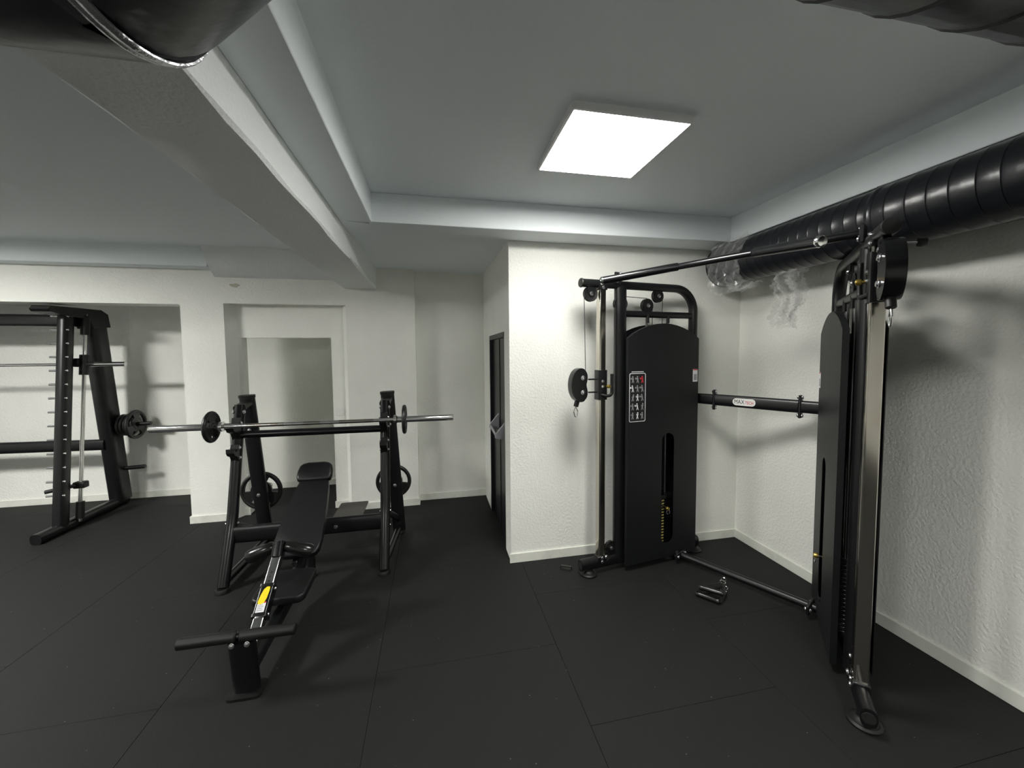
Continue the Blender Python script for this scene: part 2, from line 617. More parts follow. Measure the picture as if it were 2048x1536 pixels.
light_panel(.915, 1.99, Z_C, 'square lit panel on the grey ceiling above the cable machine')
light_panel(-4.3, 2.45, 2.815, 'square lit panel in the left ceiling bay, outside the frame', 'ceiling panels outside the frame', m=PANEL2)
light_panel(-3.3, -1.2, 2.815, 'added square fill panel in the left ceiling bay behind the camera, outside the frame', 'ceiling panels outside the frame', m=FILL_PANEL_MEDIUM)  # unseen panel, added to raise the ambient light from the left
light_panel(.915, -1.3, Z_C, 'added square fill panel behind the camera, outside the frame', 'ceiling panels outside the frame', m=FILL_PANEL_SOFT)  # unseen panel, added to fill the shadows from behind
t = thing('smoke_detector', 'small white round fitting on the back room ceiling above the smith machine', 'detector', (-4.25, 5.12, 2.36))
MB().lathe([(0, 0), (.05, 0), (.05, -.012), (.036, -.03), (0, -.034)], (0, 0, 0), (0, 0, 1), 20).build('housing', WPLAST, t)
MB().torus((0, 0, -.016), (0, 0, 1), .044, .004).build('ring', GREYPL, t)

# light switch beside the doorway
t = thing('light_switch', 'white double light switch on the wall right of the doorway', 'switch', (-1.045, Y_REC, 1.06))
MB().box((0, -.005, .04), (.082, .01, .082), bev=.003).build('plate', WPLAST, t)
MB().box((-.015, -.0115, .04), (.026, .005, .052), bev=.0015).build('rocker', WPLAST, t)
MB().box((.015, -.0115, .04), (.026, .005, .052), bev=.0015).build('rocker', WPLAST, t)


# ------------------------------------------------------------------ ducts
def ribbed(p0, p1, r, step, groove=.003):
    p0, p1 = Vector(p0), Vector(p1)
    L = (p1 - p0).length
    prof = [(0, 0), (r, 0)]
    h = step
    while h < L - .02:
        prof += [(r, h - .006), (r - groove, h - .003), (r + groove * .6, h), (r, h + .004)]
        h += step * random.uniform(.9, 1.1)
    prof += [(r, L), (0, L)]
    return MB().lathe(prof, p0, p1 - p0, 40)


DX, DZ, DR = 2.472, 2.480, .168
t = thing('ventilation_duct', 'fat black foil air duct along the right wall under the ceiling', 'duct', (DX, 3.02, DZ))
ribbed((0, 0, 0), (0, -1.28, 0), DR, .075).build('duct_section', DUCT, t)
ribbed((0, -1.28, 0), (0, -7.1, 0), DR + .004, .085).build('duct_section', DUCT, t)
MB().torus((0, -1.285, 0), (0, 1, 0), DR + .004, .006, 40, 8, 3.0).build('joint_band', DUCT, t)
MB().torus((0, -.004, 0), (0, 1, 0), DR, .006, 40, 8).build('end_rim', DUCT, t)
c = MB()
c.box((-.02, -1.26, DR + .012), (.06, .05, .028), bev=.004)
c.cyl((-.02, -1.26, DR), (-.02, -1.26, Z_S - DZ), .006)
c.build('hanger_bracket', STEEL, t)

OZ, Y1, Y2 = 2.33, .627, .342
b1, b2 = V(-.415, Y1, OZ), V(-.099, Y2, OZ)
t = thing('ventilation_duct', 'big black duct with a kink crossing right overhead, shiny joint', 'duct', (b1.x, b1.y, OZ))
MB().sweep([V(-6.4 - b1.x, 0, 0), V(.0, 0, 0), V(.02, -.008, 0)], DR - .002, n=40).build('duct_section', DUCT, t)
MB().sweep([V(-.0, 0, 0), b2 - b1], DR - .002, n=40).build('duct_section', DUCT, t)
ribbed(b2 - b1, (2.29 - b1.x, Y2 - b1.y, 0), DR - .002, .12, .004).build('duct_section', DUCT, t)
nrm_ = V(.985, -.174, 0)
MB().torus((.03, -.012, 0), nrm_, DR + .003, .0045, 48, 10, 1.6).build('joint_tape', TAPE, t)
MB().torus((.018, -.008, 0), nrm_, DR + .002, .003, 48, 8, 1.6).build('joint_tape', TAPE, t)


# ------------------------------------------------------------------ plastic film
def film(name, label, fn, nu, nv, loc):
    vs_, fs_ = [], []
    for i in range(nu):
        for j in range(nv):
            vs_.append(fn(i / (nu - 1), j / (nv - 1)))
    for i in range(nu - 1):
        for j in range(nv - 1):
            fs_.append([i * nv + j, (i + 1) * nv + j, (i + 1) * nv + j + 1, i * nv + j + 1])
    o = MB().add(vs_, fs_).build(name, FILM, smooth=False)
    o.location = loc
    return tag(o, label, 'plastic film', 'loose film on the wall duct')


rf = random.Random(11)


def film_wrap(u, v):        # crumpled wrap around the far end of the duct, loose at the bottom
    a = PI * (.62 + .95 * u)
    y = -.02 - .36 * v - .03 * math.sin(7 * u)
    r = DR + .012 + .012 * math.sin(23 * v + 9 * u) + rf.uniform(0, .03) + (.05 + .03 * math.sin(11 * v)) * max(0, math.sin(PI * (u - .55) / .45)) ** 2 * (u > .55)
    return V(-r * math.sin(a - PI / 2) if False else r * math.cos(a), y, r * math.sin(a))


film('plastic_film', 'clear crumpled film wrapped round the far end of the wall duct', film_wrap, 34, 26, (DX, 3.0, DZ))


def film_hang(u, v):        # torn strip hanging below the duct
    wdt = .26 - .10 * v
    y = (u - .5) * wdt + .03 * math.sin(9 * v) + .01 * math.sin(31 * u)
    x = .03 * math.sin(15 * u + 5 * v) + .02 * math.sin(40 * u) + rf.uniform(-.022, .022)
    z = -.37 * v - .03 * v * math.sin(10 * u) + rf.uniform(-.004, .004)
    return V(x, y, z)


film('plastic_film', 'torn strip of clear film hanging below the wall duct', film_hang, 30, 34, (2.40, 2.30, DZ - DR - .01))


# ------------------------------------------------------------------ weight plates
def sector(r0, r1, a0, a1, n=8):
    out = []
    for k in range(n + 1):
        t_ = a0 + (a1 - a0) * k / n
        out.append((r1 * math.cos(t_), r1 * math.sin(t_)))
    for k in range(n + 1):
        t_ = a1 - (a1 - a0) * k / n
        out.append((r0 * math.cos(t_), r0 * math.sin(t_)))
    return out


def weight_plate(loc, axis, R, th, label, group, rot=0.0, spokes=(.50, .80, .62)):
    """Iron plate with three grip holes; axis is 'X' or 'Y'."""
    t_ = thing('weight_plate', label, 'weight plate', loc, 0, group)
    if axis == 'X':
        to3 = lambda u, v, w_: V(w_, u, v)
        d = V(1, 0, 0)
    else:
        to3 = lambda u, v, w_: V(u, w_, v)
        d = V(0, 1, 0)
    n = 40
    outer = [(R * .93 * math.cos(2 * PI * k / n), R * .93 * math.sin(2 * PI * k / n)) for k in range(n)]
    bore = [(.026 * math.cos(2 * PI * k / 16), .026 * math.sin(2 * PI * k / 16)) for k in range(16)]
    holes = [sector(R * spokes[0], R * spokes[1], rot + k * 2 * PI / 3 - spokes[2], rot + k * 2 * PI / 3 + spokes[2]) for k in range(3)]
    MB().prism(outer, [bore] + holes, to3, -th * .32, th * .32).build('disc', CASTI, t_, angle=30)
    MB().torus((0, 0, 0), d, R - th * .45, th * .5, 44, 12, 1.0).build('rim', CASTI, t_)
    MB().lathe([(.027, -th / 2), (R * .30, -th / 2), (R * .36, -th * .3), (R * .36, th * .3), (R * .30, th / 2), (.027, th / 2), (.027, -th / 2)], (0, 0, 0), d, 28).build('hub', CASTI, t_)
    return t_


# ------------------------------------------------------------------ cable machine
W_, B_, SP = .3928, .9834, .33888
tr = thing('functional_trainer', 'black twin tower cable machine with pull-up bar and logo beam in the corner', 'gym machine', (1.5339, 2.1008, 0), -1.07727)
FR_, IN_ = (-math.sin(SP), -math.cos(SP)), (math.cos(SP), -math.sin(SP))


def make_tower(sd, car_z):
    def T(t_, s_, z):
        x = -W_ + t_ * FR_[0] + s_ * IN_[0]
        y = B_ + t_ * FR_[1] + s_ * IN_[1]
        return V(x * -sd, y, z)
    o = T(0, 0, 0)
    dt = T(1, 0, 0) - o
    ds = T(0, 1, 0) - o
    S0 = -.09
    ex = dict(up=(0, 0, 1))
    # base, uprights and top in oval tube
    MB().sweep([T(-.05, S0, .085), T(.55, S0, .085), T(1.12, S0, .085)], .032, .045, n=20, ex=2.6).build('base_tube', STEEL, tr)
    MB().lathe([(0, 0), (.028, 0), (.026, .002), (0, .002)], T(1.1195, S0, .085), dt, 20).build('tube_mouth', DARKIN, tr)
    for tt in (1.045, -.02):
        fo = MB().lathe([(0, 0), (.066, 0), (.068, .012), (.058, .02), (.05, .02), (.03, .034), (.028, .045), (0, .045)], T(tt, S0, 0), (0, 0, 1), 24).build('rubber_foot', RUBBER, tr)
    MB().sweep([T(.765, S0, .06), T(.765, S0, 1.2), T(.765, S0, 2.27)], .05, .034, up=ds, n=20, ex=2.5).build('front_upright', STEEL, tr)
    path = fillet([T(1.115, S0, 2.275), T(.03, S0, 2.275), T(.03, S0, .06)], .19, 9)
    up_ = MB()
    up_.sweep(path, .031, .036, up=ds, n=20, ex=2.5)
    up_.build('arched_top_tube', STEEL, tr)
    MB().lathe([(0, 0), (.036, 0), (.033, .007), (0, .01)], T(1.115, S0, 2.275), dt, 20).build('end_cap', RUBBER, tr)
    MB().sweep([T(.755, S0, 2.055), T(.06, S0, 2.055)], .022, .026, n=16, ex=2.6).build('crossbar', STEEL, tr)
    # chrome adjustment column with holes
    post = MB().sweep([T(.94, S0, .10), T(.94, S0, 2.25)], .030, .027, up=dt, n=24, ex=9).build('adjustment_column', BRUSHED, tr)
    for kk in range(22):
        z = .35 + kk * .08
        if z < 2.2:
            MB().cyl(T(.94, S0 + .0265, z), T(.94, S0 + .0282, z), .006, 10).build('pin_hole', DARKIN, post)
    MB().box(T(.94, S0, .115), (.08, .07, .05), Matrix((dt, ds, V(0, 0, 1))).transposed(), .004).build('column_bracket', STEEL, tr)
    for zz in (.10, .13):
        bolt(T(.94, S0 + .034, zz), ds, tr)
    for zz in (2.245, 2.285):
        bolt(T(.94, S0 + .034, zz), ds, tr)
    MB().box(T(.94, S0, 2.262), (.075, .068, .07), Matrix((dt, ds, V(0, 0, 1))).transposed(), .004).build('column_bracket', STEEL, tr)
    # shrouds: inner sheet with a slot, outer sheet plain
    def shroud_outline(slot):
        t0, t1 = .05, .752
        pts = [(t0, .05), (t1, .05), (t1, 1.86)]
        for k in range(1, 12):
            a = k / 12
            tt = t1 + (t0 - t1) * a
            pts.append((tt, 1.86 + .118 * math.sin(PI * a) ** .8))
        pts.append((t0, 1.86))
        hole = []
        if slot:
            for k in range(9):
                a = PI * k / 8
                hole.append((.355 + .062 * math.cos(a), 1.03 + .062 * math.sin(a)))
            for k in range(9):
                a = PI + PI * k / 8
                hole.append((.355 + .062 * math.cos(a), .235 + .062 * math.sin(a)))
        return pts, [hole] if slot else []
    out, hol = shroud_outline(True)
    sh = MB().prism(out, hol, lambda u, v, w_: T(u, w_, v), -.003, 0).build('inner_shroud', SHROUD, tr, angle=20)
    n_o = len(out)
    fl = MB()
    for a_, b_ in zip(out[1:], out[2:] + out[:1]):
        fl.add([T(a_[0], 0, a_[1]), T(b_[0], 0, b_[1]), T(b_[0], -.03, b_[1]), T(a_[0], -.03, a_[1])], [[0, 1, 2, 3]])
    fl.build('shroud_flange', SHROUD, sh, angle=30)
    out, hol = shroud_outline(False)
    MB().prism(out, hol, lambda u, v, w_: T(u, w_, v), -.18, -.176).build('outer_shroud', SHROUD, tr, angle=20)
    MB().box(T(.052, -.09, .955), (.004, .176, 1.81), Matrix((dt, ds, V(0, 0, 1))).transposed()).build('rear_cover', SHROUD, tr)
    # weight stack with yellow numbers, rods, pin
    st = bpy.data.objects.new('weight_stack', None)
    COL.objects.link(st)
    st.parent = tr
    RM = Matrix((dt, ds, V(0, 0, 1))).transposed()
    for kk in range(17):
        z = .11 + kk * .0245
        MB().box(T(.405, S0, z + .012), (.28, .09, .0225), RM, .003, 1).build('stack_plate', SATIN, st)
        MB().box(T(.362, S0 + .0455, z + .012), (.022, .001, .011), RM).build('number_mark', YELLOWD, st)
    MB().box(T(.405, S0, .545), (.28, .10, .04), RM, .004).build('head_plate', SATIN, st)
    for tt in (.305, .51):
        MB().cyl(T(tt, S0, .06), T(tt, S0, 2.06), .0095).build('guide_rod', RODM, tr)
    for tt in (.305, .51):
        MB().sweep([T(tt, S0 + .012, 2.055), T(tt, S0 + .012, 1.985)], .012).build('rod_clamp', STEEL, tr)
    pin = MB().cyl(T(.375, -.05, .475), T(.375, .02, .475), .006).build('selector_pin', CHROME, tr)
    MB().lathe([(0, 0), (.014, 0), (.016, .01), (.011, .022), (0, .024)], T(.375, .015, .475), ds, 16).build('knob', BRASS, pin)
    MB().torus(T(.372, .03, .445), ds, .016, .0022, 20, 8).build('ring', CHROME, pin)
    # pulleys
    def pulley(p, r=.052, hang=None, nm='pulley'):
        prf = [(0, -.013), (r * .3, -.013), (r * .34, -.009), (r * .82, -.009), (r, -.013), (r * .9, 0), (r, .013), (r * .82, .009), (r * .34, .009), (r * .3, .013), (0, .013)]
        pu = MB().lathe(prf, p, ds, 28).build(nm, RUBBER, tr)
        bolt(p + ds * .018, ds, pu, .013, .012)
        if hang is not None:
            MB().prism([(-.03, 0), (.03, 0), (.036, hang * .6), (.03, hang), (-.03, hang), (-.036, hang * .6)], [], lambda u, v, w_: p + dt * u + V(0, 0, v) + ds * w_, .0135, .018).build('pulley_bracket', STEEL, pu)
        return pu
    pulley(T(1.035, S0, 2.195), .058, .075)
    pulley(T(.405, S0, 2.205), .052, .06)
    pulley(T(.51, S0, 2.125), .055, -.06)
    pulley(T(.765, S0 - .0, 2.13), .06)
    pulley(T(.845, S0, .185), .05, -.06)
    pulley(T(.905, S0 + .02, .135), .038)
    cb = MB()
    cb.sweep([T(1.09, S0, 2.21), T(1.075, S0, car_z + .08)], .0028, n=8)
    cb.sweep([T(1.035, S0, 2.248), T(.405, S0, 2.252)], .0028, n=8)
    cb.sweep([T(.355, S0, 2.225), T(.355, S0, .56)], .0028, n=8)
    cb.sweep([T(.51, S0, 2.183), T(.765, S0, 2.19)], .0028, n=8)
    cb.sweep([T(.455, S0, 2.13), T(.455, S0, 1.7)], .0028, n=8)
    cb.build('steel_cable', CABLE, tr)
    # carriage with swivel pulley block
    ca = bpy.data.objects.new('pulley_carriage', None)
    COL.objects.link(ca)
    ca.parent = tr
    MB().sweep([T(.94, S0, car_z - .115), T(.94, S0, car_z + .115)], .038, .037, up=dt, n=24, ex=9).build('sleeve', STEEL, ca)
    for zz in (-.012, .03):
        bolt(T(.945, S0 + .0375, car_z + zz), ds, ca, .01, .01)
    MB().lathe([(0, 0), (.007, 0), (.007, .02), (.014, .022), (.016, .034), (.012, .044), (0, .046)], T(.912, S0 + .03, car_z - .01), (ds - dt * .15), 16).build('pull_pin_knob', BRASS, ca)
    MB().sweep(fillet([T(.955, S0 + .03, car_z - .075), T(.92, S0 + .05, car_z - .085), T(.872, S0 + .05, car_z - .08), T(.872, S0 + .05, car_z + .085)], .03, 6), .012, n=14).build('grab_handle', RUBBER, ca)
    ar = MB()
    for zz in (-.055, .045):
        ar.sweep([T(.965, S0, car_z + zz), T(1.05, S0, car_z + zz)], .006, n=10)
    ar.build('swivel_rod', STEEL, ca)
    cen = T(1.085, S0, car_z + .005)
    for s_ in (-.032, .026):
        # heart shaped cheek plates
        pts = []
        for k in range(36):
            a = 2 * PI * k / 36
            r = .125 * (1 - .42 * max(0, math.cos(a - PI)) ** 6 * 1.0)
            pts.append((.045 + r * math.cos(a) * .62, r * math.sin(a)))
        MB().prism(pts, [], lambda u, v, w_: cen + dt * u + V(0, 0, v) + ds * w_, s_, s_ + .006).build('cheek_plate', SATIN, ca, angle=25)
    band = MB()
    arc = []
    for k in range(25):
        a = -PI * .62 + 1.24 * PI * k / 24
        arc.append(cen + dt * (.045 + .125 * math.cos(a) * .62) + V(0, 0, .125 * math.sin(a)))
    band.sweep(arc, .004, .034, up=ds, n=12, ex=6)
    band.build('guard_rim', SATIN, ca)
    for zz in (-.055, .055):
        pu = MB().lathe([(0, -.012), (.045, -.012), (.04, 0), (.045, .012), (0, .012)], cen + dt * .03 + V(0, 0, zz), ds, 20).build('swivel_pulley', RUBBER, ca)
        bolt(cen + dt * .03 + V(0, 0, zz) + ds * .032, ds, pu, .015, .014)
    MB().cyl(cen + dt * .06 + V(0, 0, -.115), cen + dt * .075 + V(0, 0, -.165), .019, 14, .003).build('cable_stop', RUBBER, ca)
    hk = fillet([cen + dt * .075 + V(0, 0, -.165), cen + dt * .058 + V(0, 0, -.20), cen + dt * .064 + V(0, 0, -.24), cen + dt * .083 + V(0, 0, -.243), cen + dt * .092 + V(0, 0, -.20), cen + dt * .077 + V(0, 0, -.166)], .012, 4)
    MB().sweep(hk, .0042, n=10).build('carabiner', CHROME, ca)
    # white safety sticker with red head
    sk = MB().box(T(.085, .0012, 1.555), (.05, .0012, .105), RM).build('safety_sticker', WHITE, tr)
    MB().box(T(.085, .002, 1.602), (.046, .001, .009), RM).build('sticker_header', REDP, sk)
    MB().box(T(.085, .002, 1.54), (.032, .0008, .05), RM).build('sticker_print', GREYP, sk)
    return T, dt, ds


TL, dtL, dsL = make_tower(-1, 1.50)
TRr, dtR, dsR = make_tower(1, 2.085)

# exercise placard on the inner shroud of the far tower
RML = Matrix((dtL, dsL, V(0, 0, 1))).transposed()
pl = MB().prism(rrect(.588, .742, 1.205, 1.588, .014), [], lambda u, v, w_: TL(u, w_, v), .0005, .0025).build('exercise_placard', BLACKP, tr)
MB().prism(rrect(.588, .742, 1.205, 1.588, .014), [rrect(.593, .737, 1.21, 1.583, .010)], lambda u, v, w_: TL(u, w_, v), .0025, .0035).build('placard_border', WHITE, pl)
tl = MB()
for kk in range(12):
    tl.box(TL(.717 - kk * .0095, .002, 1.598), (.0065, .001, .007), RML)
tl.build('placard_heading', WHITE, pl)
rg = random.Random(5)
for r_ in range(5):
    for c_ in range(3):
        u, v = .709 - c_ * .045, 1.538 - r_ * .071
        mc = [GREYP, REDP, WHITE, GREYP, REDP][(r_ * 2 + c_ * 3) % 5] if r_ < 2 else [GREYP, WHITE, GREYP][c_]
        fg = MB()
        lean = rg.uniform(-.006, .006)
        fg.prism([(u + lean + .006 * math.cos(a), v + .021 + .006 * math.sin(a)) for a in [2 * PI * i / 10 for i in range(10)]], [], lambda a, b, w_: TL(a, w_, b), .0025, .0034)
        fg.prism([(u - .008 + lean, v + .013), (u + .008 + lean, v + .013), (u + .005, v - .006), (u - .005, v - .006)], [], lambda a, b, w_: TL(a, w_, b), .0025, .0034)
        fg.prism([(u - .005, v - .006), (u + .005, v - .006), (u + .011, v - .027), (u + .006, v - .027), (u, v - .012), (u - .006, v - .027), (u - .011, v - .027)], [], lambda a, b, w_: TL(a, w_, b), .0025, .0034)
        fg.prism([(u + .010 + lean, v + .012), (u + .016 + lean * 2, v + .016), (u + .018 + lean * 2, v + .002), (u + .013, v)], [], lambda a, b, w_: TL(a, w_, b), .0025, .0034)
        fg.build('pictogram', mc, pl, smooth=False)

# connecting beam with logo
zb = 1.352
yb = B_ + .035
bx = W_ + .03
beam_parts = [(-bx, -bx + .075), (-bx + .085, bx - .115), (bx - .105, bx)]
MB().sweep([V(-bx - .03, yb, zb), V(-bx + .105, yb, zb)], .026, .044, n=22, ex=2.8).build('beam_stub', STEEL, tr)
MB().sweep([V(-bx + .125, yb, zb), V(bx - .145, yb, zb)], .026, .047, n=22, ex=2.8).build('logo_beam', STEEL, tr)
MB().sweep([V(bx - .125, yb, zb), V(bx + .03, yb, zb)], .026, .044, n=22, ex=2.8).build('beam_stub', STEEL, tr)
for xx, s_ in ((-bx + .115, 1), (bx - .135, -1)):
    fl = MB().box((xx, yb, zb), (.02, .05, .165), bev=.005).build('beam_flange', STEEL, tr)
    for zz in (-.066, .066):
        bolt(V(xx + s_ * .01, yb, zb + zz), (s_, 0, 0), fl, .013, .012)
        bolt(V(xx - s_ * .01, yb, zb + zz), (-s_, 0, 0), fl, .013, .012)
lx = -.075
lg = MB().prism([(lx + .0 + p[0], p[1]) for p in rrect(-.082, .082, -.028, .028, .027, 8)], [], lambda u, v, w_: V(u, yb - .0262 - w_, zb + v), 0, .002).build('logo_plate', WPLAST, tr)
mx_ = Matrix.Translation(V(lx - .068, yb - .0284, zb)) @ Matrix.Rotation(PI / 2, 4, 'X')
text_mesh('logo_lettering', 'MAX', .046, BLACKP, lg, mx_, width=.072)
mx_ = Matrix.Translation(V(lx + .009, yb - .0284, zb - .004)) @ Matrix.Rotation(PI / 2, 4, 'X')
text_mesh('logo_lettering', 'TECH', .034, REDP, lg, mx_, width=.058, bold=.0003)

# low floor bar with bolted flanges
yl = B_ - .225
xl = W_ + .10
MB().sweep([V(-xl + .06, yl, .062), V(xl - .06, yl, .062)], .026, n=20).build('floor_bar', STEEL, tr)
for sg in (-1, 1):
    MB().sweep([V(sg * (xl - .035), yl, .062), V(sg * (xl + .05), yl, .062)], .026, n=20).build('bar_stub', STEEL, tr)
    fl = MB().box((sg * (xl - .047), yl, .062), (.02, .15, .06), bev=.005).build('bar_flange', STEEL, tr)
    for yy in (-.055, .055):
        for q in (-1, 1):
            bolt(V(sg * (xl - .047) + q * .01, yl + yy, .062), (q, 0, 0), fl, .013, .012)

# pull-up bar with two outward grips
PLf, PRf = V(-.715, .235, 2.325), V(.715, .235, 2.325)
MB().sweep([PLf, PRf], .021, n=18).build('pull_up_bar', SATIN, tr)
for sg in (-1, 1):
    a0 = V(sg * .235, .235, 2.325)
    a1 = V(sg * .275, .20, 2.318)
    a2 = V(sg * .612, -.082, 2.252)
    g = MB().sweep(fillet([a0, a1, a2], .05, 5), .027, n=18).build('grip_handle', SATIN, tr)
    MB().lathe([(0, 0), (.028, 0), (.028, .012), (.022, .02), (0, .022)], a2, a2 - a1, 20).build('grip_end_cap', CHROME, g)
for P_0, dd in ((PLf, dsL), (PRf, dsR)):
    fl = MB().box(P_0 + V(0, 0, -.005), (.02, .07, .09), bev=.004).build('bar_mount', STEEL, tr)
    for yy in (-.022, .022):
        sgn = 1 if P_0.x < 0 else -1
        bolt(P_0 + V(sgn * .01, yy, .03 * (1 if yy > 0 else -1)), (sgn, 0, 0), fl, .012, .011)
rod = MB().sweep([TRr(.93, -.12, 2.24), TRr(.95, -.215, 2.225)], .005, n=10).build('hook_rod', ZINC, tr)
MB().lathe([(0, 0), (.018, 0), (.02, .012), (.016, .03), (0, .032)], TRr(.95, -.215, 2.225), -dsR, 16).build('knob', RUBBER, rod)

# ------------------------------------------------------------------ cable handles and a clip on the floor
def d_handle(name_label, p, ang, ring_ang, z0=0.0):
    t_ = thing('cable_handle', name_label, 'cable handle', (p[0], p[1], z0), ang, 'loose cable handles')
    MB().lathe([(0, 0), (.017, 0), (.019, .006), (.017, .02), (.018, .075), (.017, .13), (.019, .144), (.017, .15), (0, .15)], (-.075, 0, .019), (1, 0, 0), 20).build('grip', GLOSSR, t_)
    rp = V(.06 * math.cos(ring_ang) + .0, .17, .012)
    for s_ in (-1, 1):
        MB().sweep([V(s_ * .078, 0, .019), V(s_ * .078, .02, .012), V(rp.x + s_ * .012, rp.y - .012, .010)], .011, .0022, n=10, ex=4).build('strap', RUBBER, t_)
    rg_ = MB().torus((rp.x, rp.y + .005, .012), (0.15, -.1, 1), .018, .0035, 22, 8).build('ring', CHROME, t_)
    MB().sweep(fillet([V(rp.x, rp.y + .02, .010), V(rp.x + .016, rp.y + .035, .008), V(rp.x + .012, rp.y + .075, .008), V(rp.x - .012, rp.y + .075, .008), V(rp.x - .016, rp.y + .035, .008), V(rp.x, rp.y + .02, .010)], .008, 4), .0036, n=8).build('carabiner', CHROME, t_)
    return t_


d_handle('black cable handle on the mat, nearer of the two by the floor bar', (1.862, 2.352), -.92, .2)
d_handle('black cable handle on the mat, farther of the two, tucked against the floor bar', (1.905, 2.375), -.80, -.4, .033)
t = thing('plastic_clip', 'small black plastic clip lying on the mat left of the cable machine foot', 'clip', (1.02, 2.95, 0), -.5)
c = MB()
c.box((0, 0, .004), (.095, .03, .008), bev=.002)
c.build('clip_base', RUBBER, t)
MB().sweep([V(-.045, 0, .006), V(-.04, 0, .024), V(.04, 0, .024), V(.045, 0, .006)], .012, .003, n=8, ex=5).build('clip_arm', GLOSSR, t)

# ------------------------------------------------------------------ incline bench with rack
BXC = -.985
bn = thing('incline_bench', 'black bench press station with tilted pad, leg rollers and rack uprights', 'weight bench', (BXC, 2.9, 0))


def Bp(x, y, z):
    return V(x - BXC, y - 2.9, z)


# front post, foot plate, ankle roller bar
MB().sweep([Bp(-.985, 2.205, .012), Bp(-.982, 2.165, .305)], .062, .030, up=(0, 1, .1), n=22, ex=3).build('front_post', STEEL, bn)
MB().prism(rrect(-.085, .085, -.06, .06, .03), [], lambda u, v, w_: Bp(-.985 + u, 2.20 + v, w_), 0, .014).build('foot_plate', RUBBER, bn)
for sg in (-1, 1):
    bolt(Bp(-.982 + sg * .035, 2.135, .30), (0, -1, .2), bn)
rb = MB().sweep([Bp(-1.262, 2.165, .328), Bp(-.735, 2.165, .328)], .014, n=14).build('ankle_bar', STEEL, bn)
for x0, x1 in ((-1.268, -1.005), (-.99, -.73)):
    MB().cyl(Bp(x0, 2.165, .328), Bp(x1, 2.165, .328), .028, 22, .006).build('foam_roller', RUBBER, rb)
# telescoping leg arm: chrome bar, black sleeve, stickers
A0, A1 = Bp(-.975, 2.20, .165), Bp(-.975, 2.66, .515)
au = (A1 - A0).normalized()
an = V(0, -au.z, au.y)
MB().sweep([A0, A1], .027, .027, up=an, n=24, ex=9).build('chrome_arm', CHROME, bn)
s0, s1 = A0 + au * .205, A0 + au * .365
sl = MB().sweep([s0, s1], .036, .036, up=an, n=24, ex=8).build('arm_sleeve', SATIN, bn)
for q in (s0, s1):
    MB().sweep([q - au * .008, q + au * .008], .040, .040, up=an, n=24, ex=8).build('sleeve_collar', STEEL, sl)
for kk in range(3):
    q = s1 + au * (.025 + kk * .026) + an * .0268
    MB().cyl(q, q + an * .0012, .0055, 10).build('pin_hole', DARKIN, sl)
ox = V(1, 0, 0)


def on_arm(u, v, w_):
    return s0 + au * v + ox * u + an * (.036 + w_)


MB().prism([(-.024, .070), (-.020, .058), (-.006, .054), (.010, .062), (.018, .085), (.022, .13), (.020, .148), (.004, .150), (-.010, .135), (-.018, .105)], [], on_arm, 0, .001).build('yellow_sticker', YELLOW, sl)
lb = MB().prism(rrect(-.022, .022, .012, .062, .002, 1), [], on_arm, 0, .0006).build('white_label', WHITE, sl)
for kk in range(4):
    MB().prism(rrect(-.018, .012 - .004 * (kk % 2), .022 + kk * .009, .025 + kk * .009, .0005, 1), [], on_arm, .0006, .001).build('label_print', GREYP, lb)
MB().prism(rrect(.008, .021, .060, .068, .001, 1), [], on_arm, 0, .0007).build('label_corner', REDP, lb)
bolt(s0 + au * .15 + ox * .036, ox, sl)
bolt(s0 + au * .01 + ox * .036, ox, sl)
# knee rollers on a splayed yoke
cl = MB().sweep([A1 - au * .03, A1 + au * .05 + an * .03], .033, .04, up=an, n=20, ex=4).build('roller_yoke', SATIN, bn)
for sg in (-1, 1):
    MB().cyl(A1 + au * .03 + an * .045 + ox * sg * .02, A1 + au * .03 + an * .045 + ox * sg * .02 + V(0, 0, .001) + an * .012, .016, 14, .002).build('yoke_knob', GLOSSR, cl)
    p0 = A1 + au * .03 + an * .02 + ox * sg * .03
    p1 = p0 + V(sg * .155, .01, -.062)
    prf = [(0, 0), (.026, 0), (.034, .01), (.040, .06), (.043, .11), (.043, .15), (.036, .165), (0, .167)]
    MB().lathe(prf, p0, p1 - p0, 24).build('knee_roller', GLOSSR, bn)
# seat
def seat3(u, v, w_):
    return Bp(-.965 + u, 2.555 + v * .97, .275 + v * .06 + w_ - .05)


MB().pad(rrect(-.15, .155, 0, .32, .05), .05, seat3, .012).build('seat_pad', VINYL, bn)
MB().sweep([Bp(-.97, 2.70, .235), Bp(-.97, 2.84, .20), Bp(-.97, 2.88, .14)], .03, .02, n=14, ex=3).build('seat_bracket', STEEL, bn)
# back pad and head pad
def incl(o_, ang):
    d_ = V(0, math.cos(ang), math.sin(ang))
    n_ = V(0, -math.sin(ang), math.cos(ang))
    return lambda u, v, w_: Bp(*o_) + V(1, 0, 0) * u + d_ * v + n_ * w_


